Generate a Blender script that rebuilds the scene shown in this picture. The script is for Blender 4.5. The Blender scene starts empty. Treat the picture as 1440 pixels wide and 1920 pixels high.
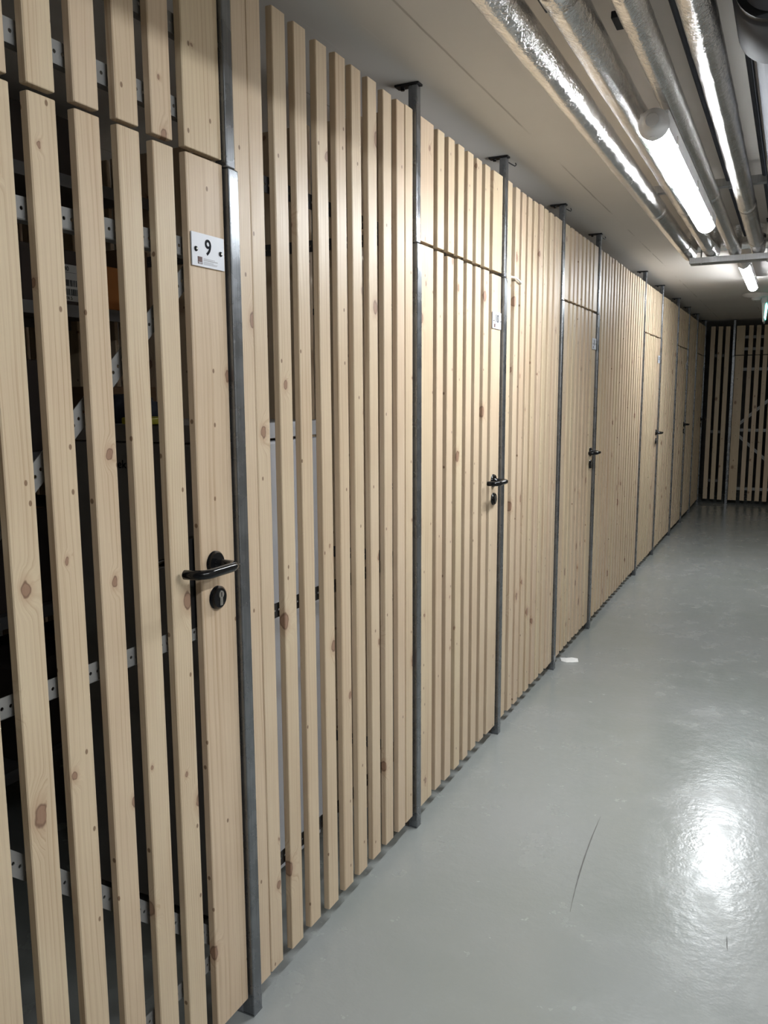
import bpy, bmesh, math, random
from mathutils import Vector, Matrix

# ------------------------------------------------------------------ camera, world, exposure
scene = bpy.context.scene
COL = scene.collection
CAM = Vector((1.0634, 0.0, 1.47))
yaw, pitch, roll, FPX = -0.46136, -0.14393, -0.005037, 1531.4
f = Vector((math.sin(yaw)*math.cos(pitch), math.cos(yaw)*math.cos(pitch), math.sin(pitch)))
r = Vector((math.cos(yaw), -math.sin(yaw), 0)); u = r.cross(f)
r2 = r*math.cos(roll) + u*math.sin(roll); u2 = -r*math.sin(roll) + u*math.cos(roll)
cd = bpy.data.cameras.new('camera'); cam = bpy.data.objects.new('camera', cd); COL.objects.link(cam)
M = Matrix((r2, u2, -f)).transposed().to_4x4(); M.translation = CAM
cam.matrix_world = M
cd.sensor_fit = 'VERTICAL'; cd.sensor_height = 36.0; cd.lens = FPX/1920*36.0
cd.clip_start = 0.02; cd.clip_end = 60
scene.camera = cam
w = bpy.data.worlds.new('world'); scene.world = w; w.use_nodes = True
w.node_tree.nodes['Background'].inputs[0].default_value = (0.5, 0.55, 0.6, 1)
w.node_tree.nodes['Background'].inputs[1].default_value = 0.02
vs = scene.view_settings
vs.view_transform = 'Standard'; vs.look = 'None'; vs.gamma = 1.0; vs.use_curve_mapping = False
vs.exposure = 1.80
LAMP = 32.0
random.seed(7)

# ------------------------------------------------------------------ material helpers
class NT:
    def __init__(s, name):
        s.m = bpy.data.materials.new(name); s.m.use_nodes = True
        s.t = s.m.node_tree; s.b = s.t.nodes['Principled BSDF']
    def n(s, typ, **kw):
        nd = s.t.nodes.new(typ)
        for k, v in kw.items(): setattr(nd, k, v)
        return nd
    def link(s, a, b): s.t.links.new(a, b)
    def val(s, sock, v):
        if isinstance(v, (int, float, tuple)): sock.default_value = v
        else: s.link(v, sock)
    def math(s, op, a, b=None, c=None, clamp=False):
        nd = s.n('ShaderNodeMath', operation=op); nd.use_clamp = clamp
        s.val(nd.inputs[0], a)
        if b is not None: s.val(nd.inputs[1], b)
        if c is not None: s.val(nd.inputs[2], c)
        return nd.outputs[0]
    def ramp(s, v, a, b, c=0.0, d=1.0, smooth=True):
        nd = s.n('ShaderNodeMapRange'); nd.interpolation_type = 'SMOOTHSTEP' if smooth else 'LINEAR'
        for i, q in enumerate((v, a, b, c, d)): s.val(nd.inputs[i], q)
        return nd.outputs[0]
    def mix(s, fac, a, b, mode='MIX'):
        nd = s.n('ShaderNodeMix', data_type='RGBA', blend_type=mode)
        s.val(nd.inputs[0], fac); s.val(nd.inputs[6], a); s.val(nd.inputs[7], b)
        return nd.outputs[2]
    def xyz(s, x, y, z=0.0):
        nd = s.n('ShaderNodeCombineXYZ')
        for i, q in enumerate((x, y, z)): s.val(nd.inputs[i], q)
        return nd.outputs[0]
    def noise(s, vec, scale, detail=2.0, rough=0.5, dist=0.0):
        nd = s.n('ShaderNodeTexNoise'); s.link(vec, nd.inputs['Vector'])
        nd.inputs['Scale'].default_value = scale; nd.inputs['Detail'].default_value = detail
        nd.inputs['Roughness'].default_value = rough; nd.inputs['Distortion'].default_value = dist
        return nd.outputs['Fac']
    def bump(s, h, strength, dist):
        nd = s.n('ShaderNodeBump'); nd.inputs['Strength'].default_value = strength
        nd.inputs['Distance'].default_value = dist; s.link(h, nd.inputs['Height'])
        s.link(nd.outputs[0], s.b.inputs['Normal'])
    def obj(s):
        return s.n('ShaderNodeTexCoord').outputs['Object']
    def pos(s):
        return s.n('ShaderNodeNewGeometry').outputs['Position']
    def sep(s, v):
        nd = s.n('ShaderNodeSeparateXYZ'); s.link(v, nd.inputs[0]); return nd.outputs
    def rnd(s):
        return s.n('ShaderNodeObjectInfo').outputs['Random']
    def set(s, **kw):
        for k, v in kw.items():
            k = k.replace('_', ' ')
            s.val(s.b.inputs[k], v)

def c4(*a): return (a[0], a[1], a[2], 1.0)

def plain(name, col, rough=0.5, metal=0.0, var=0.08, scale=8.0, **kw):
    q = NT(name); v = q.obj()
    nz = q.noise(v, scale, 3.0)
    c = q.mix(q.ramp(nz, 0.3, 0.7), c4(*[x*(1-var) for x in col]), c4(*[min(1, x*(1+var)) for x in col]))
    q.link(c, q.b.inputs['Base Color']); q.set(Roughness=rough, Metallic=metal, **kw)
    return q.m

def wood_mat():
    q = NT('planed_spruce'); o = q.sep(q.obj()); rn = q.rnd()
    r2_ = q.math('FRACT', q.math('MULTIPLY', rn, 17.31)); r3_ = q.math('FRACT', q.math('MULTIPLY', rn, 53.7))
    yy = q.math('ADD', q.math('ADD', o[1], q.math('MULTIPLY', o[0], 0.8)), q.math('MULTIPLY', rn, 37.0))
    zz = q.math('ADD', o[2], q.math('MULTIPLY', r2_, 91.0))
    vo = q.n('ShaderNodeTexVoronoi', voronoi_dimensions='2D'); vo.inputs['Scale'].default_value = 1.0
    wob = q.noise(q.xyz(q.math('MULTIPLY', yy, 60.0), q.math('MULTIPLY', zz, 60.0), 0.0), 1.0, 1.0)
    q.link(q.xyz(q.math('ADD', q.math('MULTIPLY', yy, 7.0), q.math('MULTIPLY', wob, 0.06)),
                 q.math('ADD', q.math('MULTIPLY', zz, 4.6), q.math('MULTIPLY', wob, 0.06)), 0.0), vo.inputs['Vector'])
    d = vo.outputs['Distance']; cr = q.n('ShaderNodeSeparateColor'); q.link(vo.outputs['Color'], cr.inputs[0])
    has = q.ramp(cr.outputs[0], 0.50, 0.54)
    rad = q.math('MULTIPLY', q.math('MULTIPLY_ADD', q.math('POWER', cr.outputs[1], 1.8), 0.075, 0.020), has)
    # small pin knots
    vp = q.n('ShaderNodeTexVoronoi', voronoi_dimensions='2D'); vp.inputs['Scale'].default_value = 1.0
    q.link(q.xyz(q.math('MULTIPLY', yy, 17.0), q.math('MULTIPLY', zz, 11.0), 0.0), vp.inputs['Vector'])
    cp = q.n('ShaderNodeSeparateColor'); q.link(vp.outputs['Color'], cp.inputs[0])
    pin = q.math('MULTIPLY', q.math('GREATER_THAN', cp.outputs[0], 0.80), q.ramp(vp.outputs['Distance'], 0.04, 0.065, 1.0, 0.0))
    rel = q.math('DIVIDE', d, q.math('ADD', rad, 0.001))
    core = q.math('MULTIPLY', q.ramp(rel, 0.85, 1.1, 1.0, 0.0), has)
    rim = q.math('MULTIPLY', q.math('SUBTRACT', q.ramp(rel, 0.95, 1.2, 1.0, 0.0), q.ramp(rel, 0.7, 0.9, 1.0, 0.0)), has)
    halo = q.math('MULTIPLY', q.ramp(rel, 1.0, 2.6, 1.0, 0.0), has)
    push = q.math('MULTIPLY', q.ramp(rel, 0.4, 4.2, 1.0, 0.0), q.math('MULTIPLY', rad, 0.42))
    slow = q.noise(q.xyz(q.math('MULTIPLY', yy, 7.0), q.math('MULTIPLY', zz, 1.3), rn), 1.0, 2.0)
    g = q.math('ADD', q.math('ADD', yy, q.math('MULTIPLY', slow, 0.035)), push)
    k = q.ramp(r3_, 0.0, 1.0, 330.0, 950.0, False)
    gr = q.noise(q.xyz(q.math('MULTIPLY', g, q.math('MULTIPLY', k, 0.30)), q.math('MULTIPLY', zz, 0.35), r2_), 1.0, 1.0, 0.4)
    s1 = q.math('POWER', q.math('MULTIPLY_ADD', q.math('SINE', q.math('ADD', q.math('MULTIPLY', g, k), q.math('MULTIPLY', gr, 9.0))), 0.5, 0.5), 4.0)
    s = q.math('MULTIPLY', s1, q.ramp(gr, 0.35, 0.65, 0.25, 1.0))
    fib = q.noise(q.xyz(q.math('MULTIPLY', g, 420.0), q.math('MULTIPLY', zz, 7.0), 0.0), 1.0, 3.0, 0.6)
    cloud = q.noise(q.xyz(q.math('MULTIPLY', yy, 9.0), q.math('MULTIPLY', zz, 3.0), 5.0), 1.0, 2.0)
    base = q.mix(r2_, c4(0.68, 0.555, 0.375), c4(0.67, 0.52, 0.38))
    base = q.mix(q.math('MULTIPLY', r3_, 0.35), base, c4(0.73, 0.63, 0.455))
    base = q.mix(q.math('MULTIPLY', s, q.ramp(cloud, 0.3, 0.7, 0.30, 0.85)), base, c4(0.46, 0.31, 0.185))
    base = q.mix(q.ramp(fib, 0.35, 0.75, 0.0, 0.34), base, c4(0.50, 0.36, 0.235))
    base = q.mix(q.ramp(cloud, 0.3, 0.75, 0.0, 0.30), base, c4(0.54, 0.39, 0.26))
    base = q.mix(q.math('MULTIPLY', halo, 0.42), base, c4(0.44, 0.27, 0.17))
    base = q.mix(q.math('MULTIPLY', core, 0.75), base, c4(0.27, 0.145, 0.095))
    base = q.mix(q.math('MULTIPLY', rim, 0.55), base, c4(0.13, 0.065, 0.04))
    base = q.mix(q.math('MULTIPLY', pin, 0.8), base, c4(0.16, 0.08, 0.04))
    q.link(base, q.b.inputs['Base Color'])
    q.set(Roughness=q.ramp(fib, 0.2, 0.8, 0.36, 0.5)); q.b.inputs['Specular IOR Level'].default_value = 0.45
    q.bump(q.math('ADD', fib, q.math('MULTIPLY', s, 0.4)), 0.22, 0.0006)
    return q.m

def galv_mat(name, lo, hi, rough=0.38):
    q = NT(name); v = q.obj(); o = q.sep(v)
    st = q.noise(q.xyz(q.math('MULTIPLY', o[0], 260.0), q.math('MULTIPLY', o[1], 260.0), q.math('MULTIPLY', o[2], 5.0)), 1.0, 3.0)
    bl = q.noise(v, 14.0, 4.0)
    c = q.mix(q.ramp(q.math('ADD', q.math('MULTIPLY', st, 0.5), q.math('MULTIPLY', bl, 0.5)), 0.25, 0.75), c4(*lo), c4(*hi))
    q.link(c, q.b.inputs['Base Color']); q.set(Metallic=0.85, Roughness=q.ramp(bl, 0.3, 0.7, rough-0.03, rough+0.05))
    q.bump(st, 0.15, 0.0005)
    return q.m

def foil_mat():
    q = NT('aluminium_foil'); v = q.obj(); o = q.sep(v)
    cr = q.noise(v, 50.0, 6.0, 0.68, 0.9); fine = q.noise(v, 300.0, 3.0)
    line = q.noise(q.xyz(q.math('MULTIPLY', o[0], 20.0), q.math('MULTIPLY', o[1], 130.0), q.math('MULTIPLY', o[2], 20.0)), 1.0, 3.0)
    c = q.mix(q.ramp(cr, 0.3, 0.7), c4(0.70, 0.69, 0.68), c4(0.86, 0.85, 0.84))
    q.link(c, q.b.inputs['Base Color']); q.set(Metallic=1.0, Roughness=q.ramp(fine, 0.3, 0.7, 0.15, 0.24))
    vo = q.n('ShaderNodeTexVoronoi', feature='DISTANCE_TO_EDGE'); vo.inputs['Scale'].default_value = 1.0
    wv = q.n('ShaderNodeMix', data_type='VECTOR'); wv.inputs[0].default_value = 0.035
    nv = q.n('ShaderNodeTexNoise'); nv.inputs['Scale'].default_value = 30.0; q.link(v, nv.inputs['Vector'])
    q.link(v, wv.inputs[4]); q.link(nv.outputs['Color'], wv.inputs[5])
    mp = q.n('ShaderNodeMapping'); mp.inputs['Scale'].default_value = (95.0, 60.0, 95.0); q.link(wv.outputs[1], mp.inputs['Vector'])
    q.link(mp.outputs[0], vo.inputs['Vector'])
    fold = q.math('MULTIPLY', q.ramp(vo.outputs['Distance'], 0.0, 0.16, 1.0, 0.0, False), q.ramp(q.noise(v, 11.0, 3.0), 0.42, 0.62))
    h = q.math('ADD', q.math('ADD', cr, q.math('MULTIPLY', line, 0.6)), q.math('MULTIPLY', fine, 0.35))
    q.bump(q.math('ADD', h, q.math('MULTIPLY', fold, 0.45)), 0.42, 0.004)
    return q.m

def floor_mat():
    q = NT('grey_epoxy_floor'); p = q.pos()
    a = q.noise(p, 1.1, 4.0); b = q.noise(p, 6.0, 5.0, 0.6); fine = q.noise(p, 130.0, 2.0, 0.5); peel = q.noise(p, 34.0, 2.0)
    c = q.mix(q.ramp(a, 0.35, 0.65), c4(0.285, 0.305, 0.29), c4(0.31, 0.325, 0.32))
    c = q.mix(q.ramp(b, 0.45, 0.75, 0.0, 0.14), c, c4(0.355, 0.365, 0.36))
    vo = q.n('ShaderNodeTexVoronoi', feature='F1'); vo.inputs['Scale'].default_value = 9.0; q.link(p, vo.inputs['Vector'])
    cc = q.n('ShaderNodeSeparateColor'); q.link(vo.outputs['Color'], cc.inputs[0])
    dot = q.math('MULTIPLY', q.math('GREATER_THAN', cc.outputs[0], 0.88), q.ramp(vo.outputs['Distance'], 0.02, 0.035, 1.0, 0.0))
    dc = q.mix(q.math('GREATER_THAN', cc.outputs[1], 0.6), c4(0.08, 0.08, 0.08), c4(0.6, 0.6, 0.6))
    c = q.mix(q.math('MULTIPLY', dot, 0.8), c, dc)
    q.link(c, q.b.inputs['Base Color'])
    wear = q.ramp(b, 0.45, 0.7, 0.0, 0.10)
    q.set(Roughness=q.math('ADD', q.ramp(a, 0.3, 0.7, 0.17, 0.24), wear))
    q.b.inputs['Specular IOR Level'].default_value = 0.5
    h = q.math('ADD', q.math('MULTIPLY', fine, 0.35), peel)
    q.bump(h, 0.22, 0.0035)
    return q.m

def ceiling_mat():
    q = NT('painted_concrete_ceiling'); p = q.pos(); o = q.sep(p)
    a = q.noise(p, 0.9, 4.0); b = q.noise(p, 9.0, 5.0, 0.6); n1 = q.noise(p, 5.0, 3.0)
    c = q.mix(q.ramp(a, 0.3, 0.7), c4(0.66, 0.625, 0.585), c4(0.71, 0.675, 0.635))
    c = q.mix(q.ramp(b, 0.5, 0.8, 0.0, 0.15), c, c4(0.62, 0.58, 0.53))
    # shuttering board joints along the corridor
    xs = q.math('ADD', o[0], q.math('MULTIPLY', n1, 0.006))
    d = q.math('ABSOLUTE', q.math('SUBTRACT', q.math('MODULO', q.math('ADD', xs, 5.0), 0.5), 0.158))
    j = q.math('MULTIPLY', q.ramp(d, 0.0015, 0.005, 1.0, 0.0), q.ramp(q.noise(p, 3.0, 3.0), 0.42, 0.6))
    d2 = q.math('ABSOLUTE', q.math('SUBTRACT', q.math('MODULO', q.math('ADD', xs, 5.0), 0.125), 0.03))
    j2 = q.math('MULTIPLY', q.ramp(d2, 0.001, 0.004, 1.0, 0.0), q.ramp(q.noise(p, 2.2, 3.0), 0.55, 0.7))
    c = q.mix(q.math('MULTIPLY', j, 0.55), c, c4(0.22, 0.19, 0.16))
    c = q.mix(q.math('MULTIPLY', j2, 0.3), c, c4(0.85, 0.83, 0.80))
    q.link(c, q.b.inputs['Base Color']); q.set(Roughness=0.62)
    q.bump(q.math('ADD', q.math('MULTIPLY', b, 0.4), q.math('MULTIPLY', j, -1.0)), 0.3, 0.003)
    return q.m

def emit(name, col, strength):
    q = NT(name); q.set(Roughness=0.3); q.b.inputs['Base Color'].default_value = c4(0.9, 0.9, 0.9)
    q.b.inputs['Emission Color'].default_value = c4(*col); q.b.inputs['Emission Strength'].default_value = strength
    return q.m

WOOD = wood_mat()
GALV = galv_mat('galvanised_steel', (0.17, 0.18, 0.195), (0.30, 0.315, 0.335), 0.27)
STRAP = plain('painted_perforated_steel', (0.29, 0.29, 0.285), 0.45, 0.25, 0.08, 20)
STRAPD = plain('shaded_perforated_steel', (0.10, 0.10, 0.10), 0.5, 0.5, 0.1, 20)  # strap steel darkened in colour for the shade on the fence rails
RAIL = galv_mat('zinc_channel', (0.42, 0.43, 0.44), (0.58, 0.59, 0.60), 0.42)
FOIL = foil_mat()
FLOOR = floor_mat()
CEIL = ceiling_mat()
BLACK = plain('glossy_black_nylon', (0.006, 0.006, 0.007), 0.10, 0, 0.1, 30)
BLACK.node_tree.nodes['Principled BSDF'].inputs['Specular IOR Level'].default_value = 0.32
LOCKM = plain('dark_lock_steel', (0.03, 0.03, 0.032), 0.4, 0.6)
NICKEL = plain('nickel', (0.62, 0.60, 0.57), 0.28, 1.0)
PLATE = plain('white_number_plate', (0.74, 0.76, 0.82), 0.35, 0, 0.02)
INK = plain('dark_print', (0.01, 0.011, 0.016), 0.7)
INK.node_tree.nodes['Principled BSDF'].inputs['Specular IOR Level'].default_value = 0.1
INKG = plain('grey_print', (0.35, 0.33, 0.34), 0.5)
LOGO = plain('brown_red_print', (0.10, 0.035, 0.03), 0.5)
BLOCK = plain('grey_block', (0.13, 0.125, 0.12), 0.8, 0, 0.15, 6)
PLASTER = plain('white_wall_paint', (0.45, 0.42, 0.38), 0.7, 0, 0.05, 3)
DIFF = emit('lit_opal_diffuser', (0.93, 0.97, 1.0), LAMP)
LAMPG = plain('grey_lamp_plastic', (0.66, 0.66, 0.67), 0.4)
PVC = plain('dark_grey_pipe', (0.045, 0.048, 0.060), 0.68, 0, 0.1, 10)
RUBBER = plain('black_rubber', (0.015, 0.017, 0.02), 0.5)
WHITEP = plain('white_plastic', (0.72, 0.70, 0.68), 0.4)
GREENL = emit('lit_green_edge', (0.15, 0.85, 0.75), 2.5)
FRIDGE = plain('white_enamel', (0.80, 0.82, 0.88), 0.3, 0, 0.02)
FRIDGES = plain('shaded_side_grey', (0.27, 0.26, 0.25), 0.45, 0, 0.05)  # freezer side and top: shade put into the colour as darker grey
SHELF = plain('grey_shelf_steel', (0.16, 0.16, 0.165), 0.45, 0.2)
CARTON = plain('brown_carton', (0.20, 0.12, 0.065), 0.75, 0, 0.12)
CARTOND = plain('dark_carton', (0.06, 0.045, 0.04), 0.75, 0, 0.15)
ORANGE = plain('orange_print_carton', (0.45, 0.17, 0.045), 0.6)
LABELW = plain('white_paper_label', (0.55, 0.55, 0.54), 0.6)
YELLOW = plain('yellow_plastic', (0.40, 0.37, 0.03), 0.4)
BAG = plain('crumpled_dark_bag', (0.10, 0.09, 0.075), 0.25, 0, 0.4, 30)
PAPER = plain('white_scrap', (0.8, 0.8, 0.78), 0.6)
SCUFF = plain('dark_scuff_mark', (0.12, 0.12, 0.115), 0.6)
BLUE = plain('dark_blue_cloth', (0.014, 0.017, 0.03), 0.8)

# ------------------------------------------------------------------ mesh helpers
def mesh_obj(name, bm, mat, parent=None, loc=None, smooth=False, bevel=0.0):
    me = bpy.data.meshes.new(name)
    if smooth:
        for fc in bm.faces: fc.smooth = True
    bm.to_mesh(me); bm.free()
    mats = mat if isinstance(mat, (list, tuple)) else [mat]
    for m_ in mats: me.materials.append(m_)
    o = bpy.data.objects.new(name, me); COL.objects.link(o)
    if loc is not None: o.location = loc
    if parent is not None: o.parent = parent
    if bevel:
        md = o.modifiers.new('bevel', 'BEVEL'); md.width = bevel; md.segments = 2; md.limit_method = 'ANGLE'
    return o

def box(bm, x0, x1, y0, y1, z0, z1, mi=0):
    v = [bm.verts.new(p) for p in ((x0,y0,z0),(x1,y0,z0),(x1,y1,z0),(x0,y1,z0),(x0,y0,z1),(x1,y0,z1),(x1,y1,z1),(x0,y1,z1))]
    for q in ((3,2,1,0),(4,5,6,7),(0,1,5,4),(1,2,6,5),(2,3,7,6),(3,0,4,7)):
        bm.faces.new([v[i] for i in q]).material_index = mi

def chamfer_bar(bm, w, t, L, c=0.002):
    """vertical bar, y 0..w, x -t..0, z 0..L with eased long edges"""
    ring = [(0,c),(0,w-c),(-c,w),(-t+c,w),(-t,w-c),(-t,c),(-t+c,0),(-c,0)]
    e = 0.0012
    rows = []
    for z, s in ((0,e),(e,0),(L-e,0),(L,e)):
        cx, cy = -t/2, w/2
        rows.append([bm.verts.new((x + (s if x < cx else -s), y + (s if y < cy else -s), z)) for x, y in ring])
    n = 8
    for a, b in zip(rows, rows[1:]):
        for i in range(n): bm.faces.new((a[i], a[(i+1)%n], b[(i+1)%n], b[i]))
    bm.faces.new(rows[0][::-1]); bm.faces.new(rows[-1])

def tube(bm, pts, rad, n=16, cap=True, mi=0):
    pts = [Vector(p) for p in pts]; rows = []
    up = None
    for i, p in enumerate(pts):
        if i == 0: d = pts[1]-p
        elif i == len(pts)-1: d = p-pts[i-1]
        else: d = (pts[i+1]-p).normalized() + (p-pts[i-1]).normalized()
        d.normalize()
        if up is None: up = Vector((0,0,1)) if abs(d.z) < 0.9 else Vector((1,0,0))
        a = d.cross(up).normalized(); b = a.cross(d).normalized(); up = b
        rr = rad[i] if isinstance(rad, (list, tuple)) else rad
        rows.append([bm.verts.new(p + a*math.cos(2*math.pi*k/n)*rr + b*math.sin(2*math.pi*k/n)*rr) for k in range(n)])
    for A, B in zip(rows, rows[1:]):
        for k in range(n):
            fc = bm.faces.new((A[k], A[(k+1)%n], B[(k+1)%n], B[k])); fc.material_index = mi; fc.smooth = True
    if cap:
        bm.faces.new(rows[0]).material_index = mi; bm.faces.new(rows[-1][::-1]).material_index = mi

def empty(name, loc, label=None, cat=None, group=None, rz=0.0, parent=None):
    o = bpy.data.objects.new(name, None); COL.objects.link(o); o.location = loc; o.rotation_euler = (0,0,rz)
    o.empty_display_size = 0.1
    if parent: o.parent = parent
    if label: o['label'] = label
    if cat: o['category'] = cat
    if group: o['group'] = group
    return o

def tag(o, label, cat, group=None, kind=None):
    o['label'] = label; o['category'] = cat
    if group: o['group'] = group
    if kind: o['kind'] = kind
    return o

def struct(o): o['kind'] = 'structure'; return o

def inst(name, me, parent, loc, rot=(0,0,0)):
    o = bpy.data.objects.new(name, me); COL.objects.link(o); o.parent = parent; o.location = loc; o.rotation_euler = rot
    return o

_cache = {}
T = 0.0180
def bar_mesh(wd, L, kind='slat'):
    k = (kind, round(wd, 3), round(L, 3))
    if k not in _cache:
        bm = bmesh.new(); chamfer_bar(bm, wd, T, L); me = bpy.data.meshes.new(kind); bm.to_mesh(me); bm.free()
        me.materials.append(WOOD); _cache[k] = me
    return _cache[k]

def strap_mesh(L, wd=0.036, flange=0.0, mat=None, pitch=0.0168, hr=0.0034):
    """perforated steel strip along +y, face towards +x, centred on z=0, real holes"""
    mat = mat or STRAP
    k = ('strap', round(L, 3), wd, flange, mat.name)
    if k in _cache: return _cache[k]
    bm = bmesh.new(); n = max(1, int(L/pitch)); p = L/n; hw = wd/2
    N = 8
    for i in range(n):
        cy = (i+0.5)*p
        outer = [(cy+p/2,0),(cy+p/2,hw),(cy,hw),(cy-p/2,hw),(cy-p/2,0),(cy-p/2,-hw),(cy,-hw),(cy+p/2,-hw)]
        ov = [bm.verts.new((0,a,b)) for a, b in outer]
        iv = [bm.verts.new((0, cy+hr*math.cos(2*math.pi*j/N), hr*math.sin(2*math.pi*j/N))) for j in range(N)]
        for j in range(N): bm.faces.new((ov[j], ov[(j+1)%N], iv[(j+1)%N], iv[j]))
    if flange:
        v = [bm.verts.new(q) for q in ((0,0,-hw),(0,L,-hw),(-flange,L,-hw),(-flange,0,-hw))]; bm.faces.new(v)
    bmesh.ops.remove_doubles(bm, verts=bm.verts, dist=1e-5)
    bmesh.ops.recalc_face_normals(bm, faces=bm.faces)
    geo = bmesh.ops.solidify(bm, geom=bm.faces[:], thickness=0.0018)
    me = bpy.data.meshes.new('strap'); bm.to_mesh(me); bm.free(); me.materials.append(mat); _cache[k] = me
    return me

# fence frame: local coordinates x = out of the fence (towards the corridor), y = along it
FX = -0.010       # front face of the slats behind the post face
ZB, ZH, ZT = 0.050, 1.932, 2.312
def put_bars(parent, items, z0, z1, jitter=0.0012):
    for (y, wd) in items:
        nm = 'board' if wd > 0.08 else 'slat'
        dz = random.uniform(-0.003, 0.003) if z0 < 0.1 else 0
        inst(nm, bar_mesh(wd, z1-z0, nm), parent, (FX + random.uniform(-jitter, jitter), y, z0+dz), (random.uniform(-1, 1)*(0.0014 if z1-z0 > 2 else 0.0004), 0, random.uniform(-0.006, 0.006)))

def put_strap(parent, name, y0, z0, y1, z1, x=-0.0345, flange=0.0, mat=None):
    L = math.hypot(y1-y0, z1-z0); a = math.atan2(z1-z0, y1-y0)
    return inst(name, strap_mesh(L, flange=flange, mat=mat), parent, (x, y0, z0), (a, 0, 0))

def text_mesh(name, s, size, mat, parent, loc, rot=(math.pi/2, 0, math.pi/2), bold=0.0, ext=0.0006):
    cu = bpy.data.curves.new(name, 'FONT'); cu.body = s; cu.size = size; cu.align_x = 'CENTER'; cu.align_y = 'CENTER'
    cu.extrude = ext; cu.offset = bold; cu.resolution_u = 4
    tmp = bpy.data.objects.new('tmp', cu); COL.objects.link(tmp)
    bpy.context.view_layer.update()
    me = bpy.data.meshes.new_from_object(tmp.evaluated_get(bpy.context.evaluated_depsgraph_get()))
    bpy.data.objects.remove(tmp); me.materials.clear(); me.materials.append(mat)
    o = bpy.data.objects.new(name, me); COL.objects.link(o); o.parent = parent; o.location = loc; o.rotation_euler = rot
    return o

def handle_set(root, y, inner=True):
    x = FX
    bm = bmesh.new(); tube(bm, [(x,y,1.118),(x+0.006,y,1.118),(x+0.009,y,1.118)], [0.026,0.026,0.023], 28)
    ro = mesh_obj('rosette', bm, BLACK, root)
    pts = [(x+0.008,y,1.118),(x+0.040,y,1.118)]
    for i in range(1, 7):
        a = i/6*math.pi/2; pts.append((x+0.040+0.020*math.sin(a), y-0.020+0.020*math.cos(a), 1.118))
    pts.append((x+0.060, y-0.085, 1.118))
    for i in range(1, 7):
        a = i/6*math.pi/2*0.9; pts.append((x+0.060-0.028*(1-math.cos(a)), y-0.085-0.028*math.sin(a), 1.118))
    pts.append((x+0.018, y-0.1165, 1.118))
    pts.append((x+0.016, y-0.1168, 1.118))
    bm = bmesh.new(); tube(bm, pts, [0.0098]*(len(pts)-1)+[0.007], 18)
    mesh_obj('lever_handle', bm, BLACK, root)
    bm = bmesh.new(); tube(bm, [(x,y+0.004,1.043),(x+0.007,y+0.004,1.043),(x+0.010,y+0.004,1.043)], [0.025,0.025,0.021], 28)
    es = mesh_obj('cylinder_escutcheon', bm, BLACK, root)
    bm = bmesh.new(); tube(bm, [(x+0.0095,y+0.006,1.050),(x+0.0118,y+0.006,1.050)], 0.0082, 16)
    box(bm, x+0.0095, x+0.0113, y+0.0015, y+0.0105, 1.0265, 1.048)
    cy = mesh_obj('lock_cylinder', bm, NICKEL, es); cy['label'] = 'nickel profile cylinder'
    bm = bmesh.new(); box(bm, x+0.0115, x+0.0122, y+0.005, y+0.007, 1.045, 1.055); mesh_obj('keyhole', bm, INK, es)
    if inner:
        bm = bmesh.new(); box(bm, -0.058, -0.032, y-0.075, y+0.05, 0.985, 1.175)
        mesh_obj('lock_case', bm, LOCKM, root, bevel=0.001)
        bm = bmesh.new(); tube(bm, [(-0.058,y,1.118),(-0.095,y,1.118),(-0.105,y-0.012,1.118),(-0.105,y-0.125,1.118)], 0.0095, 12)
        mesh_obj('inner_lever', bm, BLACK, root)

def number_plate(root, yc, txt, detail):
    x = FX + 0.0015; z0, z1 = 1.722, 1.786; h = 0.051
    bm = bmesh.new(); box(bm, x, x+0.0025, yc-h, yc+h, z0, z1)
    pl = mesh_obj('number_plate', bm, PLATE, root); pl['label'] = 'small white plate with number %s' % txt
    xf = x + 0.0026
    text_mesh('digit', txt, 0.043, INK, pl, (xf, yc-0.001, 1.7595), bold=0.0005)
    for s in (-1, 1):
        bm = bmesh.new(); tube(bm, [(xf,yc+s*0.039,1.754),(xf+0.0018,yc+s*0.039,1.754),(xf+0.0026,yc+s*0.039,1.754)], [0.0052,0.0046,0.0025], 14)
        mesh_obj('screw', bm, LOCKM if detail else NICKEL, pl)
        if detail:
            bm = bmesh.new(); tube(bm, [(xf+0.002,yc+s*0.039,1.754),(xf+0.0034,yc+s*0.039,1.754)], 0.0021, 10)
            mesh_obj('screw_tip', bm, NICKEL, pl)
    bm = bmesh.new(); box(bm, xf, xf+0.0004, yc-0.034, yc-0.0205, 1.7265, 1.7405)
    mesh_obj('logo', bm, LOGO, pl)
    if detail:
        bm = bmesh.new(); box(bm, xf+0.0003, xf+0.0008, yc-0.0325, yc-0.022, 1.7292, 1.7300); box(bm, xf+0.0003, xf+0.0008, yc-0.032, yc-0.023, 1.7272, 1.7280)
        mesh_obj('logo_lettering', bm, PLATE, pl)
        bm = bmesh.new(); rr = random.Random(3)
        for li, (z, hh, e) in enumerate(((1.7375,0.0009,0.022),(1.7345,0.0013,0.030),(1.7315,0.0007,0.018),(1.7292,0.0007,0.032),(1.7270,0.0007,0.026))):
            yy = yc-0.016
            while yy < yc-0.012+e+0.008:
                l = rr.uniform(0.0015, 0.005); box(bm, xf, xf+0.0003, yy, yy+l, z, z+hh); yy += l+0.0008
        mesh_obj('small_print', bm, INKG, pl)

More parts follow.
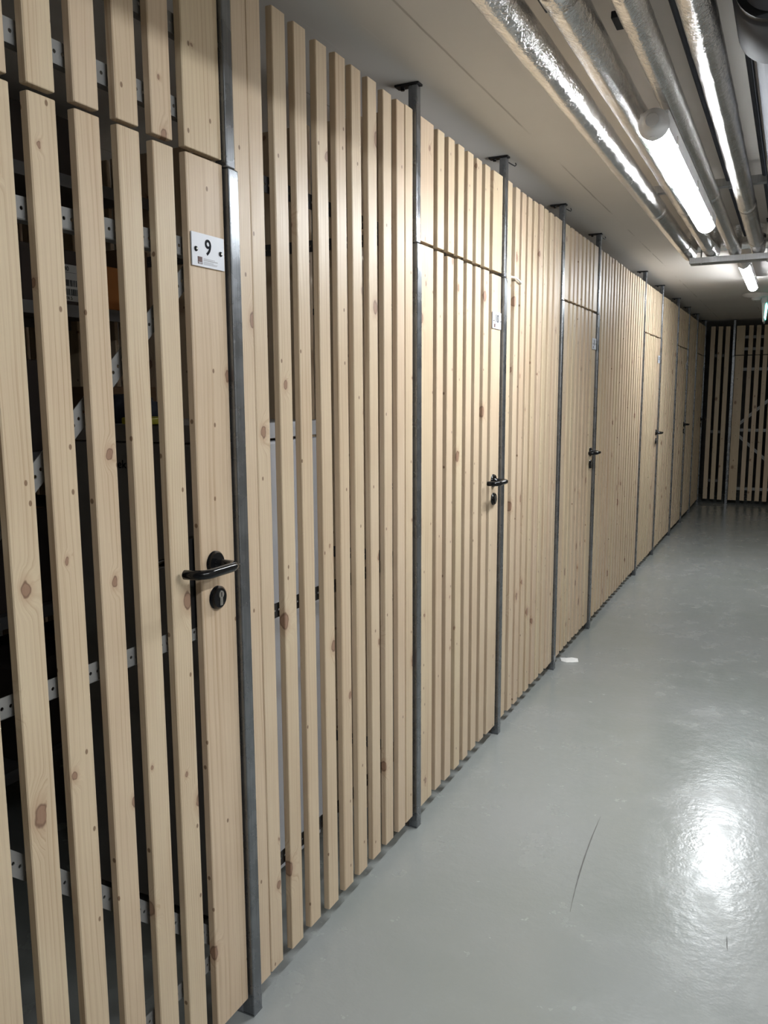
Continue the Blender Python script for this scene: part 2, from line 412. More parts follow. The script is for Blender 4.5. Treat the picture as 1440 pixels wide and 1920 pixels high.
def door_items(y0, y1, n=None):
    a, b = y0+0.006, y1-0.006; wb = 0.104
    i0, i1 = a+wb, b-wb
    n = n or round((i1-i0-0.036)/0.0925)
    gap = ((i1-i0)-n*0.054)/(n+1)
    it = [(a, wb)] + [(i0+gap+i*(0.054+gap), 0.054) for i in range(n)] + [(b-wb, wb)]
    return it

def slatted_door(origin, rz, items, num, label, tlabel, detail=False):
    y0 = items[0][0]; y1 = items[-1][0]+items[-1][1]
    root = empty('slatted_door', origin, label, 'door', 'slatted storage compartment doors', rz)
    put_bars(root, items, ZB, ZH)
    fl = 0.018
    for z in (1.760, 0.976, 0.207): put_strap(root, 'rail', y0+0.004, z, y1-0.004, z, flange=fl)
    put_strap(root, 'brace', y0+0.03, 1.000, y1-0.05, 1.745, x=-0.0375)
    put_strap(root, 'brace', y0+0.03, 0.955, y1-0.05, 0.225, x=-0.0375)
    handle_set(root, y1-0.070)
    if num: number_plate(root, y1-0.059, num, detail)
    tr = empty('overdoor_fence', origin, tlabel, 'fence', 'short slatted fences over the doors', rz)
    put_bars(tr, items, ZH+0.011, ZT)
    for z in (2.018, 2.168): put_strap(tr, 'rail', y0+0.004, z, y1-0.004, z, flange=0.02)
    return root

def fence_panel(origin, rz, items, label):
    y0 = items[0][0]; y1 = items[-1][0]+items[-1][1]
    root = empty('slat_fence', origin, label, 'fence', 'fixed slatted fences', rz)
    put_bars(root, items, ZB, ZT)
    for z in (1.94, 0.948, 0.30): put_strap(root, 'rail', y0, z, y1, z, mat=STRAPD, x=-0.0345)
    return root

def slats(a, b, n=None):
    n = n or round((b-a+0.03)/0.0918)
    p = (b-a-0.054)/(n-1)
    return [(a+i*p, 0.054) for i in range(n)]

def post_thing(x, y, rz, label):
    """square tube 30 mm: front face x=0, local y 0..0.03"""
    root = empty('fence_post', (x, y, 0), label, 'post', 'galvanised fence posts', rz)
    bm = bmesh.new(); box(bm, -0.032, 0.001, 0, 0.034, 0.003, 1.930)
    mesh_obj('lower_tube', bm, GALV, root, bevel=0.003)
    bm = bmesh.new(); box(bm, -0.030, -0.001, -0.003, 0.027, 1.930, 2.388)
    mesh_obj('upper_tube', bm, GALV, root, bevel=0.003)
    bm = bmesh.new(); box(bm, -0.075, 0.004, -0.004, 0.028, 2.388, 2.394); tube(bm, [(-0.055,0.012,2.388),(-0.055,0.012,2.380)], 0.007, 6)
    mesh_obj('ceiling_bracket', bm, LOCKM, root)
    if 3.0 < y < 5.5:
        bm = bmesh.new(); tube(bm, [(-0.012,0.020,2.380),(0.002,0.050,2.372),(0.006,0.085,2.372),(0.002,0.115,2.384),(-0.004,0.125,2.394)], 0.0022, 6)
        mesh_obj('fixing_wire', bm, LOCKM, root)
    bm = bmesh.new(); box(bm, -0.085, 0.000, 0.0, 0.034, 0.0, 0.004); tube(bm, [(-0.06,0.017,0.004),(-0.06,0.017,0.011)], 0.006, 6)
    mesh_obj('foot_plate', bm, GALV, root)
    return root

# ------------------------------------------------------------------ structure
XL, XR, YF, YE, H = -2.0, 2.75, -3.2, 13.6, 2.395
bm = bmesh.new(); box(bm, XL-0.2, XR+0.2, YF-0.2, YE+0.2, -0.1, 0.0)
fl = struct(mesh_obj('floor', bm, FLOOR))
bm = bmesh.new(); box(bm, XL-0.2, XR+0.2, YF-0.2, YE+0.2, H, H+0.15)
ce = struct(mesh_obj('ceiling', bm, CEIL))
bm = bmesh.new(); box(bm, XR, XR+0.2, YF-0.2, YE+0.2, 0, H); struct(mesh_obj('wall_right', bm, PLASTER))
bm = bmesh.new(); box(bm, XL-0.2, XR, YE, YE+0.2, 0, H); struct(mesh_obj('wall_back', bm, BLOCK))
bm = bmesh.new(); box(bm, XL-0.2, XR, YF-0.2, YF, 0, H); struct(mesh_obj('wall_front', bm, PLASTER))
bm = bmesh.new(); box(bm, XL-0.2, XL, YF, YE, 0, H); wl = struct(mesh_obj('wall_left', bm, PLASTER))
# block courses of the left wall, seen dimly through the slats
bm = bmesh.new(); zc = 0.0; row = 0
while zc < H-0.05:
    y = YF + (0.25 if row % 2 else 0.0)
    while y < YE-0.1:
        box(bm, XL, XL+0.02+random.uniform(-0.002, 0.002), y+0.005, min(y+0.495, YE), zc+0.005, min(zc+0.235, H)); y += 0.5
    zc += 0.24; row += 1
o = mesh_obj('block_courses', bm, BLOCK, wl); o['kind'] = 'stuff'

# curved scuff and the short one on the floor
def floor_strip(pts, wd, name):
    bm = bmesh.new(); prev = None; n = len(pts)
    for i, (x, y) in enumerate(pts):
        a = Vector(pts[max(0,i-1)]); b = Vector(pts[min(n-1,i+1)]); d = (b-a).normalized(); nn = Vector((-d.y, d.x))
        ww = wd*(0.25+0.75*math.sin(math.pi*i/(n-1)))*random.uniform(0.7, 1.1)/2
        c = (bm.verts.new((x+nn.x*ww, y+nn.y*ww, 0.0006)), bm.verts.new((x-nn.x*ww, y-nn.y*ww, 0.0006)))
        if prev: bm.faces.new((prev[0], prev[1], c[1], c[0]))
        prev = c
    return mesh_obj(name, bm, SCUFF, fl)
def arc(p0, p1, p2, n=24):
    return [((1-t)**2*p0[0]+2*t*(1-t)*p1[0]+t*t*p2[0], (1-t)**2*p0[1]+2*t*(1-t)*p1[1]+t*t*p2[1]) for t in [i/n for i in range(n+1)]]
floor_strip(arc((0.546,2.733),(0.546,2.42),(0.579,2.157)), 0.0045, 'scuff_mark')
floor_strip(arc((0.988,2.241),(0.990,2.21),(0.994,2.175), 8), 0.0035, 'scuff_mark')

# ------------------------------------------------------------------ the left fence
PY = [1.430, 2.379, 3.239, 4.167, 5.018, 6.704, 7.638, 8.763, 9.701, 10.588]
names = ['galvanised square steel post right of door 9, closest to the camera',
 'galvanised square steel post left of door 10, its bracket showing on the ceiling',
 'galvanised square steel post between door 10 and the narrow fence, white tie beside it',
 'galvanised square steel post left of door 11, by the white scrap on the floor',
 'galvanised square steel post right of the third door from the camera',
 'galvanised steel post left of the fourth door, at the end of the widest slat panel',
 'galvanised steel post right of the fourth door from the camera',
 'galvanised steel post left of the fifth door from the camera',
 'galvanised steel post right of the fifth door from the camera',
 'galvanised steel post left of the last door before the corner']
post_thing(0, 0.500, 0, 'galvanised steel post left of door 9, just outside the left edge')
for y, l in zip(PY, names): post_thing(0, y, 0, l)
post_thing(0, 11.587, 0, 'galvanised steel corner post where the two slat fences meet')

d9 = [(0.542,0.104),(0.672,0.054),(0.764,0.054),(0.855,0.056),(0.945,0.055),(1.038,0.054),(1.132,0.054),(1.221,0.055),(1.311,0.113)]
slatted_door((0,0,0), 0, d9, '9', 'pale spruce slat door numbered 9 with black lever handle, nearest on the left',
             'short slatted panel above door number 9, upper left corner', True)
pa = [(1.468,0.052),(1.5225,0.052),(1.616,0.053),(1.709,0.053),(1.804,0.053),(1.893,0.053),(1.981,0.053),(2.072,0.053),(2.166,0.053),(2.253,0.053),(2.313,0.052)]
fence_panel((0,0,0), 0, pa, 'slatted fence panel between doors 9 and 10, white appliance seen through it')
d10 = [(2.424,0.104),(2.564,0.055),(2.655,0.055),(2.744,0.055),(2.837,0.055),(2.931,0.055),(3.023,0.055),(3.116,0.108)]
slatted_door((0,0,0), 0, d10, '10', 'pale spruce slat door numbered 10, second door from the camera',
             'short slatted panel above door number 10', False)
pb = [(y, 0.055) for y in (3.300,3.400,3.492,3.582,3.672,3.768,3.850,3.944,4.035,4.101)]
fence_panel((0,0,0), 0, pb, 'narrow slatted fence panel between doors 10 and 11')
slatted_door((0,0,0), 0, door_items(4.205, 5.014), '11', 'pale spruce slat door, third from the camera, with black handle',
             'short slatted panel above the third door')
fence_panel((0,0,0), 0, slats(5.060, 6.697, 18), 'widest slatted fence panel, between the third and fourth doors')
slatted_door((0,0,0), 0, door_items(6.742, 7.634), '12', 'slat door with pinkish close slats, fourth from the camera',
             'short slatted panel above the fourth door')
fence_panel((0,0,0), 0, slats(7.680, 8.755), 'slatted fence panel between the fourth and fifth doors')
slatted_door((0,0,0), 0, door_items(8.801, 9.697), '13', 'slat door in half shade, fifth from the camera',
             'short slatted panel above the fifth door')
fence_panel((0,0,0), 0, slats(9.742, 10.580), 'slatted fence panel in shade between the fifth and last left doors')
slatted_door((0,0,0), 0, door_items(10.628, 11.583), '14', 'dark shaded slat door at the far end, beside the corner',
             'short slatted panel above the farthest left door')

# slatted partitions between the compartments
for yp, l in ((0.50,'slatted partition left of the compartment behind door 9, out of view'),
              (2.36,'slatted partition behind the post left of door 10, running back into the dark'),
              (4.183,'slatted partition behind the post left of the third door'),
              (6.72,'slatted partition behind the post left of the fourth door'),
              (8.78,'slatted partition behind the post left of the fifth door'),
              (10.605,'slatted partition behind the post left of the last left door')):
    root = empty('partition_fence', (-0.06, yp, 0), l, 'fence', 'slatted partitions between compartments', math.pi/2)
    for i in range(20):
        inst('slat', bar_mesh(0.078, ZT-ZB), root, (-0.004, 0.02+i*0.0945, ZB))
    for z in (1.94, 0.948, 0.30): put_strap(root, 'rail', 0.0, z, 1.88, z, mat=STRAPD, x=-0.026)
# white cable tie hooked round a slat right of door 10
bm = bmesh.new(); tube(bm, [(-0.02,3.362,1.948),(0.000,3.372,1.944),(0.003,3.40,1.940),(0.003,3.450,1.932),(-0.004,3.462,1.929),(-0.02,3.463,1.928)], 0.004, 8)
tag(mesh_obj('cable_tie', bm, WHITEP, smooth=True), 'white plastic tie around a slat just right of door 10', 'cable tie')

# ------------------------------------------------------------------ the end fence (local y -> world +x ; front faces -y)
YB = 11.65
RZ = -math.pi/2
def world_end(yy): return (yy, YB, 0)
O = (0, YB, 0)      # rz -90deg: local +y -> world +x, local +x -> world -y
def post_end(xp, label): return post_thing(xp, YB, RZ, label)
post_end(0.322, 'galvanised steel post in the end fence, left of its door')
post_end(1.252, 'galvanised steel post in the end fence, right of its door')
fence_panel(O, RZ, [(0.050,0.054),(0.139,0.054),(0.230,0.054)], 'three slat fence panel of the end fence beside the corner')
de = [(0.360,0.102)] + [(0.506+i*0.0895,0.053) for i in range(7)] + [(1.140,0.104)]
slatted_door(O, RZ, de, None, 'dark slat door in the end fence with white braces behind it',
             'short slatted panel above the door of the end fence')
fence_panel(O, RZ, slats(1.296, 2.730), 'slatted panel of the end fence, right of its door')

# ------------------------------------------------------------------ pipes under the ceiling
def foil_pipe(x, zc, rad, yend, label, seed, dx=0.0):
    rnd = random.Random(seed)
    root = empty('insulated_pipe', (x, 0, zc), label, 'pipe', 'foil wrapped pipes')
    bm = bmesh.new(); n = 40; y0 = -1.5; L = yend-y0; m_ = int(L/0.02); rows = []
    ph = [rnd.uniform(0, 6.28) for _ in range(8)]
    for i in range(m_+1):
        y = y0 + L*i/m_; row = []
        for k in range(n):
            a = 2*math.pi*k/n
            rr = rad*(1 + 0.014*math.sin(3*a+ph[0]+y*2.1) + 0.010*math.sin(5*a-y*5+ph[1]) + 0.008*math.sin(y*17+2*a+ph[2]) + 0.006*math.sin(y*41+ph[3]+4*a)) + rnd.uniform(-0.0005, 0.0005)
            # longitudinal lap seam
            if k in (30, 31): rr += 0.0018
            row.append(bm.verts.new((rr*math.cos(a), y, rr*math.sin(a))))
        rows.append(row)
    # elbow up into the ceiling
    R = rad*1.05; c = Vector((0, yend, R))
    for j in range(1, 9):
        t = j/8*math.pi/2; row = []
        for k in range(n):
            a = 2*math.pi*k/n; lx, lz = rad*math.cos(a), rad*math.sin(a)
            rr = R - lz
            row.append(bm.verts.new((lx, yend + rr*math.sin(t), R - rr*math.cos(t))))
        rows.append(row)
    top = 2.394-zc
    rows.append([bm.verts.new((v.co.x, v.co.y, top)) for v in rows[-1]])
    for A, B in zip(rows, rows[1:]):
        for k in range(n):
            fc = bm.faces.new((A[k], B[k], B[(k+1)%n], A[(k+1)%n])); fc.smooth = True
    bm.faces.new(rows[0])
    mesh_obj('foil_jacket', bm, FOIL, root)
    for yb in (yend-0.30, 3.62+0.3*rnd.random(), 1.3+0.5*rnd.random()):
        bm = bmesh.new(); rows = []
        for yy_, ra in ((yb-0.03, rad*1.0), (yb-0.028, rad*1.035), (yb+0.028, rad*1.04), (yb+0.03, rad*1.0)):
            rows.append([bm.verts.new((ra*math.cos(2*math.pi*k/n), yy_, ra*math.sin(2*math.pi*k/n))) for k in range(n)])
        for A, B in zip(rows, rows[1:]):
            for k in range(n): bm.faces.new((A[k], B[k], B[(k+1)%n], A[(k+1)%n])).smooth = True
        mesh_obj('foil_tape', bm, FOIL, root)
    return root
foil_pipe(0.480, 2.258, 0.040, 5.135, 'silver foil wrapped pipe, leftmost of the four under the ceiling', 1)
foil_pipe(0.603, 2.258, 0.040, 5.135, 'silver foil wrapped pipe, second from the left under the ceiling', 2)
foil_pipe(0.722, 2.250, 0.032, 5.135, 'silver foil wrapped pipe, third from the left, right of the near lamp', 3)
foil_pipe(0.840, 2.254, 0.036, 5.135, 'silver foil wrapped pipe, rightmost of the four, beside the dark drain pipe', 4)

# crumpled foil branch running across behind the support rail
bm = bmesh.new(); rows = []; rn = random.Random(9); n = 24
for i in range(25):
    x = 0.42 + i*0.02; rr = 0.036*(1+0.05*math.sin(i*1.7)+rn.uniform(-0.05, 0.05))
    rows.append([bm.verts.new((x, 5.29+rr*math.cos(2*math.pi*k/n)*(1+rn.uniform(-.03,.03)), 2.318+rr*math.sin(2*math.pi*k/n))) for k in range(n)])
for A, B in zip(rows, rows[1:]):
    for k in range(n): bm.faces.new((A[k], A[(k+1)%n], B[(k+1)%n], B[k])).smooth = True
bm.faces.new(rows[0]); bm.faces.new(rows[-1][::-1])
tag(mesh_obj('insulated_pipe', bm, FOIL), 'crumpled foil wrapped cross pipe behind the ends of the long pipes', 'pipe')

def support_rail(y, z, x0, x1, label, rods, foot=0.0):
    root = empty('pipe_support_rail', ((x0+x1)/2, y, z), label, 'pipe support')
    a, b = x0-(x0+x1)/2, x1-(x0+x1)/2
    bm = bmesh.new()
    # slotted C channel, 41 x 30
    box(bm, a, b, -0.020, 0.020, 0.0, 0.003)
    box(bm, a, b, -0.0205, -0.018, 0.0, 0.030); box(bm, a, b, 0.018, 0.0205, 0.0, 0.030)
    box(bm, a, b, -0.018, -0.010, 0.027, 0.030); box(bm, a, b, 0.010, 0.018, 0.027, 0.030)
    box(bm, a, b, -0.010, -0.007, 0.003, 0.006); box(bm, a, b, 0.007, 0.010, 0.003, 0.006)
    mesh_obj('channel', bm, RAIL, root)
    for xr in rods:
        bm = bmesh.new(); tube(bm, [(xr-(x0+x1)/2,0,0.004),(xr-(x0+x1)/2,0,2.394-z)], 0.004, 8); mesh_obj('threaded_rod', bm, RAIL, root)
        bm = bmesh.new(); tube(bm, [(xr-(x0+x1)/2,0,-0.008),(xr-(x0+x1)/2,0,0.0)], 0.0085, 6); mesh_obj('nut', bm, RAIL, root)
        bm = bmesh.new(); box(bm, xr-(x0+x1)/2-0.018, xr-(x0+x1)/2+0.018, -0.018, 0.018, 2.389-z, 2.394-z); mesh_obj('ceiling_plate', bm, LOCKM, root)
    return root
support_rail(5.03, 2.184, 0.495, 0.915, 'zinc support channel under the far ends of the four foil pipes', (0.555, 0.895))
support_rail(5.095, 2.184, 0.495, 0.915, 'second zinc support channel directly behind the front one', (0.895,))
support_rail(3.78, 2.305, 0.435, 0.915, 'zinc support channel above the foil pipes over the near lamp', (0.54, 0.78))
support_rail(1.60, 2.305, 0.435, 0.915, 'zinc support channel above the foil pipes at the top edge', (0.54, 0.665, 0.78))

# hanger clamps, seen between the pipes at the top edge
for i, (x, y, l) in enumerate(((0.541,1.86,'dark pipe hanger clamp between the two leftmost foil pipes'),(0.664,2.02,'dark pipe hanger clamp between the middle foil pipes'))):
    root = empty('pipe_hanger', (x, y, 2.30), l, 'pipe hanger')
    bm = bmesh.new(); tube(bm, [(0,0,0),(0,0,0.094)], 0.005, 8); mesh_obj('rod', bm, LOCKM, root)
    bm = bmesh.new(); box(bm, -0.016, 0.016, -0.035, 0.035, -0.004, 0.012); mesh_obj('clamp', bm, LOCKM, root, bevel=0.002)

# dark drain pipe with its socket
root = empty('drain_pipe', (0.988, 2.13, 2.278), 'thick dark grey plastic drain pipe with socket, upper right corner', 'pipe')
bm = bmesh.new(); tube(bm, [(0,-3.4,0),(0,-0.20,0)], 0.066, 40); mesh_obj('near_pipe', bm, PVC, root)
bm = bmesh.new(); tube(bm, [(0,-0.215,0),(0,-0.21,0),(0,0.0,0),(0,0.015,0),(0,0.03,0)], [0.078,0.086,0.086,0.078,0.066], 40); mesh_obj('socket', bm, PVC, root)
bm = bmesh.new(); tube(bm, [(0,-0.235,0),(0,-0.214,0)], 0.080, 40); mesh_obj('seal_ring', bm, RUBBER, root)
bm = bmesh.new(); tube(bm, [(0,0.02,0),(0,6.2,0)], 0.055, 40); mesh_obj('far_pipe', bm, PVC, root)
bm = bmesh.new(); tube(bm, [(0,2.15,0),(0,2.17,0),(0,2.31,0),(0,2.33,0)], [0.057,0.070,0.070,0.057], 36); mesh_obj('coupling', bm, PVC, root)
# thin conduits beside it
for x, l in ((0.908,'thin dark conduit between the right foil pipe and the drain pipe'),):
    bm = bmesh.new(); tube(bm, [(x,-1.5,2.336),(x,6.9,2.336)], 0.010, 12)
    tag(mesh_obj('conduit', bm, PVC), l, 'conduit')
bm = bmesh.new(); tube(bm, [(0.772,-1.5,2.33),(0.772,5.1,2.33)], 0.009, 12)
tag(mesh_obj('conduit', bm, PVC), 'thin dark conduit hidden above the two right foil pipes', 'conduit')

# ------------------------------------------------------------------ lamps
def lamp(x, y0, y1, z, label, rods):
    root = empty('tube_light', (x, (y0+y1)/2, z), label, 'lamp', 'sealed tube lights')
    h = (y1-y0)/2; R = 0.038
    bm = bmesh.new()
    n = 28; ec = 0.040
    # opal lower diffuser: three quarters round
    a0, a1 = math.radians(-160), math.radians(-20)
    prof = [(R*math.cos(a0+(a1-a0)*k/n), R*math.sin(a0+(a1-a0)*k/n)) for k in range(n+1)]
    ys = [(-h+ec, 1.0), (h-ec, 1.0)]
    for i in range(1, 7):
        t = i/6*math.pi/2; ys.append((h-ec+ec*0.75*math.sin(t), max(0.05, math.cos(t)**0.6)))
    rows = [[bm.verts.new((a*s, y, b*s)) for a, b in prof] for y, s in ys]
    for A, B in zip(rows, rows[1:]):
        for k in range(n): bm.faces.new((A[k], A[k+1], B[k+1], B[k])).smooth = True
    bm.faces.new(rows[0])
    mesh_obj('diffuser', bm, DIFF, root)
    bm = bmesh.new(); box(bm, -0.0375, 0.0375, -h+0.035, h-0.020, -0.0125, 0.034); mesh_obj('housing', bm, LAMPG, root, bevel=0.004)
    bm = bmesh.new(); tube(bm, [(0,-h+ec+0.001,0),(0,-h+ec-0.02,0),(0,-h+0.012,0.001),(0,-h,0.002)], [R+0.0015, R+0.0005, R*0.80, R*0.45], 28)
    mesh_obj('end_cap', bm, LAMPG, root)
    bm = bmesh.new(); tube(bm, [(0,-h+0.024,-R*0.93),(0,-h+0.0225,-R*0.93-0.004)], 0.010, 18)
    mesh_obj('round_plug', bm, LAMPG, root)
    for s in (-1, 1):
        for k in range(3):
            bm = bmesh.new(); yy = -h*0.72 + k*h*0.72
            box(bm, s*0.0375-0.002, s*0.0375+0.003, yy-0.010, yy+0.010, -0.013, 0.010); mesh_obj('clip', bm, NICKEL, root)
    for (rx, ry) in rods:
        bm = bmesh.new(); tube(bm, [(rx-x, ry-(y0+y1)/2, 0.033),(rx-x, ry-(y0+y1)/2, 2.394-z)], 0.0035, 8); mesh_obj('hanger_rod', bm, RAIL, root)
    return root
lamp(0.690, 2.335, 3.850, 2.172, 'glowing white tube light hanging under the foil pipes, the near one', ((0.6655,2.75),(0.6655,3.45)))
lamp(0.716, 6.050, 7.500, 2.318, 'glowing white tube light on the ceiling beyond the foil pipes', ())
lamp(1.850, 0.00, 1.50, 2.318, 'added tube light on the right half of the ceiling, out of view', ())  # added lamp, never in view, brightens the near slat fronts
for o in list(COL.objects):
    if o.name.startswith('tube_light') and o.location.z > 2.3:
        for y in (-0.5, 0.5):
            bm = bmesh.new(); box(bm, -0.02, 0.02, y-0.02, y+0.02, 0.033, 2.394-2.318); mesh_obj('ceiling_mount', bm, LAMPG, o)

# smoke detector
root = empty('smoke_detector', (0.690, 8.75, 2.394), 'flat round white smoke detector on the ceiling beyond the far lamp', 'smoke detector')
bm = bmesh.new(); tube(bm, [(0,0,0),(0,0,-0.012),(0,0,-0.026),(0,0,-0.034)], [0.125,0.125,0.105,0.06], 32); mesh_obj('base', bm, WHITEP, root)
bm = bmesh.new(); tube(bm, [(0,0,-0.034),(0,0,-0.052),(0,0,-0.060)], [0.045,0.042,0.030], 24); mesh_obj('sensor_head', bm, LAMPG, root)

# exit light seen edge-on
root = empty('exit_light', (0.758, 9.0, 2.394), 'slim hanging exit light seen edge-on with a green lit edge', 'exit light')
bm = bmesh.new(); box(bm, -0.028, 0.028, -0.15, 0.15, -0.075, 0); mesh_obj('housing', bm, LAMPG, root, bevel=0.006)
bm = bmesh.new()
v = [bm.verts.new(p) for p in ((-0.022,-0.15,-0.075),(0.022,-0.15,-0.075),(0.008,-0.14,-0.255),(-0.006,-0.14,-0.255),(-0.022,0.15,-0.075),(0.022,0.15,-0.075),(0.008,0.14,-0.255),(-0.006,0.14,-0.255))]
for q in ((0,1,2,3),(7,6,5,4),(0,4,5,1),(1,5,6,2),(2,6,7,3),(3,7,4,0)): bm.faces.new([v[i] for i in q])
mesh_obj('panel', bm, WHITEP, root, bevel=0.002)
bm = bmesh.new()
v = [bm.verts.new(p) for p in ((0.016,-0.152,-0.085),(0.026,-0.152,-0.085),(0.014,-0.143,-0.22),(0.008,-0.143,-0.22),(0.026,0.14,-0.085),(0.014,0.13,-0.22))]
for q in ((0,1,2,3),(1,4,5,2)): bm.faces.new([v[i] for i in q])
g_ = mesh_obj('lit_edge', bm, GREENL, root); g_['label'] = 'glowing green edge'

# ------------------------------------------------------------------ the compartment behind door 9
def appliance():
    root = empty('freezer', (-0.53, 1.91, 0), 'light grey upright freezer with side darkened for shade behind the slats right of door 9', 'freezer')
    X0, X1, Y0, Y1 = -0.19, 0.285, -0.26, 0.26
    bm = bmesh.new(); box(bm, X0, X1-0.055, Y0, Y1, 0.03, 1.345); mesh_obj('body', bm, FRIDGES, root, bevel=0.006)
    bm = bmesh.new(); box(bm, X1-0.050, X1+0.010, Y0, Y1, 0.10, 1.340); mesh_obj('door', bm, FRIDGE, root, bevel=0.008)
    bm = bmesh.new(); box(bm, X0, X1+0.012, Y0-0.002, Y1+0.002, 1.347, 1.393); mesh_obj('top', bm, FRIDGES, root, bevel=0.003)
    bm = bmesh.new(); box(bm, X1+0.0125, X1+0.0145, Y0, Y1, 1.349, 1.391); mesh_obj('top_front', bm, FRIDGE, root)
    bm = bmesh.new(); box(bm, X1-0.055, X1-0.01, Y0, Y1, 0.03, 0.095); mesh_obj('plinth', bm, FRIDGE, root, bevel=0.003)
    for sx in (X0+0.04, X1-0.1):
        for sy in (Y0+0.04, Y1-0.04):
            bm = bmesh.new(); tube(bm, [(sx,sy,0),(sx,sy,0.032)], 0.016, 12); mesh_obj('foot', bm, RUBBER, root)
    text_mesh('lettering', 'elek', 0.032, INK, root, (-0.024, Y0-0.001, 1.285), rot=(math.pi/2, 0, 0))
    return root
appliance()

def rack():
    root = empty('shelf_rack', (-1.22, 2.02, 0), 'grey metal shelf rack deep inside the compartment behind door 9', 'shelf')
    X0, X1, Y0, Y1 = -0.22, 0.22, -0.52, 0.46
    for sx in (X0, X1-0.03):
        for sy in (Y0, Y1-0.025):
            bm = bmesh.new(); box(bm, sx, sx+0.003, sy, sy+0.03, 0, 2.15); box(bm, sx, sx+0.03, sy, sy+0.003, 0, 2.15)
            if sx > 0: box(bm, sx+0.027, sx+0.030, sy, sy+0.03, 0, 2.15)
            mesh_obj('upright', bm, SHELF, root)
    for z in (0.30, 0.78, 1.26, 1.715, 2.11):
        bm = bmesh.new(); box(bm, X0, X1-0.001, Y0, Y1, z+0.034, z+0.038); box(bm, X1-0.003, X1+0.001, Y0, Y1, z, z+0.038); box(bm, X0, X0+0.003, Y0, Y1, z, z+0.038)
        mesh_obj('shelf_board', bm, SHELF, root)
rack()
def carton(x, y, z, dx, dy, dz, mat, label, cat='box', lab=None, rz=0.0):
    root = empty('carton', (x, y, z), label, cat, 'cartons in the compartment behind door 9', rz)
    bm = bmesh.new(); box(bm, -dx/2, dx/2, -dy/2, dy/2, 0, dz); mesh_obj('box_body', bm, mat, root, bevel=0.004)
    bm = bmesh.new(); box(bm, -dx/2+0.02, dx/2-0.02, -0.025, 0.025, dz, dz+0.0008); mesh_obj('tape', bm, CARTON, root)
    return root
S1 = 1.7545
c = carton(-1.19, 1.90, S1, 0.34, 0.26, 0.17, CARTOND, 'dark box with a white barcode label on the upper rack shelf')
bm = bmesh.new(); box(bm, 0.171, 0.1725, -0.075, 0.085, 0.012, 0.125); lb = mesh_obj('label_sheet', bm, LABELW, c); lb['label'] = 'white paper label with barcodes'
bm = bmesh.new(); rr = random.Random(5)
for zz_ in (0.030, 0.058):
    yy_ = 0.035
    while yy_ < 0.080:
        l = rr.uniform(0.001, 0.004); box(bm, 0.1725, 0.173, yy_, yy_+l, zz_, zz_+0.020); yy_ += l+rr.uniform(0.001, 0.003)
box(bm, 0.1725, 0.173, -0.065, 0.080, 0.100, 0.1008)
mesh_obj('barcode', bm, INK, lb)
text_mesh('lettering', '508040', 0.020, INK, lb, (0.1727, 0.02, 0.111))
text_mesh('lettering', '7A 5', 0.014, INK, lb, (0.1727, 0.045, 0.021))
carton(-1.18, 2.135, S1, 0.34, 0.15, 0.14, ORANGE, 'orange printed box beside the labelled box on the upper rack shelf')
carton(-1.20, 2.34, S1, 0.32, 0.20, 0.22, CARTON, 'brown carton at the right end of the upper rack shelf')
carton(-1.20, 1.62, S1, 0.32, 0.20, 0.24, CARTOND, 'dark carton at the left end of the upper rack shelf')
carton(-1.20, 1.75, 1.2985, 0.34, 0.36, 0.28, CARTOND, 'large dark carton on the middle rack shelf')
carton(-1.20, 2.20, 1.2985, 0.34, 0.34, 0.20, CARTON, 'brown carton on the middle rack shelf near the upright')
carton(-1.20, 1.80, 0.8185, 0.34, 0.50, 0.30, CARTOND, 'long dark carton on the rack shelf below the middle')
carton(-1.20, 1.95, 0.3385, 0.34, 0.60, 0.30, CARTOND, 'long dark carton on the lowest rack shelf')
carton(-1.20, 1.85, 2.1485, 0.34, 0.55, 0.18, CARTOND, 'flat dark carton on top of the shelf rack')
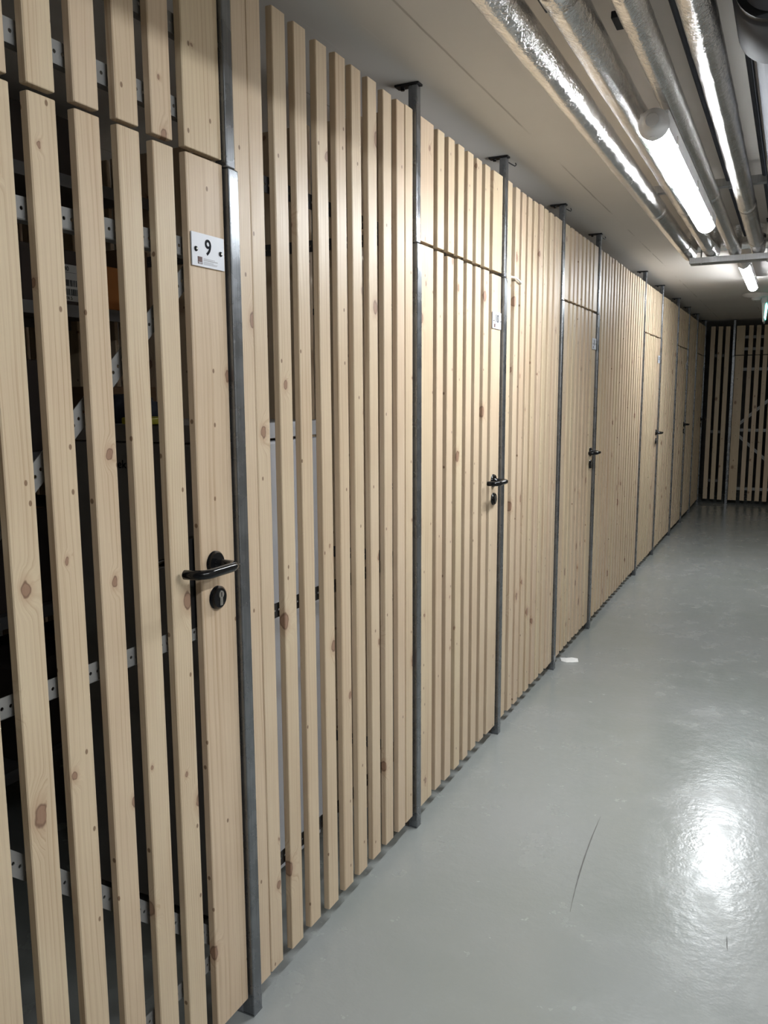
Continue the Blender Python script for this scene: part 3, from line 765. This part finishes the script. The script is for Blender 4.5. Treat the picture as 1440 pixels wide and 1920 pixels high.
# stack of dark crates left in the compartment with a crumpled bag on it
carton(-0.95, 1.10, 0.0, 0.50, 0.44, 0.42, CARTOND, 'bottom dark crate of the stack behind door 9')
carton(-0.95, 1.10, 0.421, 0.46, 0.42, 0.40, CARTOND, 'middle dark crate of the stack behind door 9')
carton(-0.96, 1.10, 0.822, 0.42, 0.40, 0.34, BLUE, 'dark blue crate on top of the stack behind door 9')
def blob(name, x, y, z, sx, sy, sz, mat, label, cat, seed):
    bm = bmesh.new(); bmesh.ops.create_icosphere(bm, subdivisions=4, radius=1.0); rr = random.Random(seed)
    ph = [(Vector((rr.uniform(-1,1),rr.uniform(-1,1),rr.uniform(-1,1))).normalized(), rr.uniform(4,14), rr.uniform(0,6)) for _ in range(14)]
    for v in bm.verts:
        d = sum(abs(math.sin(q[0].dot(v.co)*q[1]+q[2])) for q in ph)/14
        v.co *= 0.8+0.4*d
        v.co.z = max(v.co.z, -0.55)
        v.co = Vector((v.co.x*sx, v.co.y*sy, (v.co.z+0.55)*sz))
    o = mesh_obj(name, bm, mat, loc=(x, y, z), smooth=True); tag(o, label, cat); return o
blob('plastic_bag', -0.93, 1.12, 1.164, 0.16, 0.17, 0.13, BAG, 'crumpled shiny dark bag on the crate stack behind door 9', 'bag', 1)
blob('cloth_bundle', -0.61, 1.76, 1.394, 0.08, 0.09, 0.05, BLUE, 'dark folded cloth bundle on top of the freezer', 'cloth', 2)
bm = bmesh.new(); box(bm, -0.50, -0.40, 1.61, 1.72, 1.3945, 1.412)
tag(mesh_obj('plastic_tray', bm, YELLOW, bevel=0.004), 'small yellow plastic tray on top of the freezer', 'tray')

# ------------------------------------------------------------------ scraps on the floor
bm = bmesh.new(); pts = [(-0.012,4.352,0.004),(0.02,4.34,0.008),(0.05,4.355,0.012),(0.078,4.375,0.003)]
top = [bm.verts.new((x, y+0.012*(1 if i%2 else .6), z+0.008)) for i, (x, y, z) in enumerate(pts)]
bot = [bm.verts.new((x+0.012, y-0.020, 0.0015)) for x, y, z in pts]
for i in range(3): bm.faces.new((bot[i], bot[i+1], top[i+1], top[i]))
o = mesh_obj('paper_scrap', bm, PAPER); md = o.modifiers.new('t', 'SOLIDIFY'); md.thickness = 0.0008
tag(o, 'white paper scrap on the floor beside the post left of door 11', 'scrap')
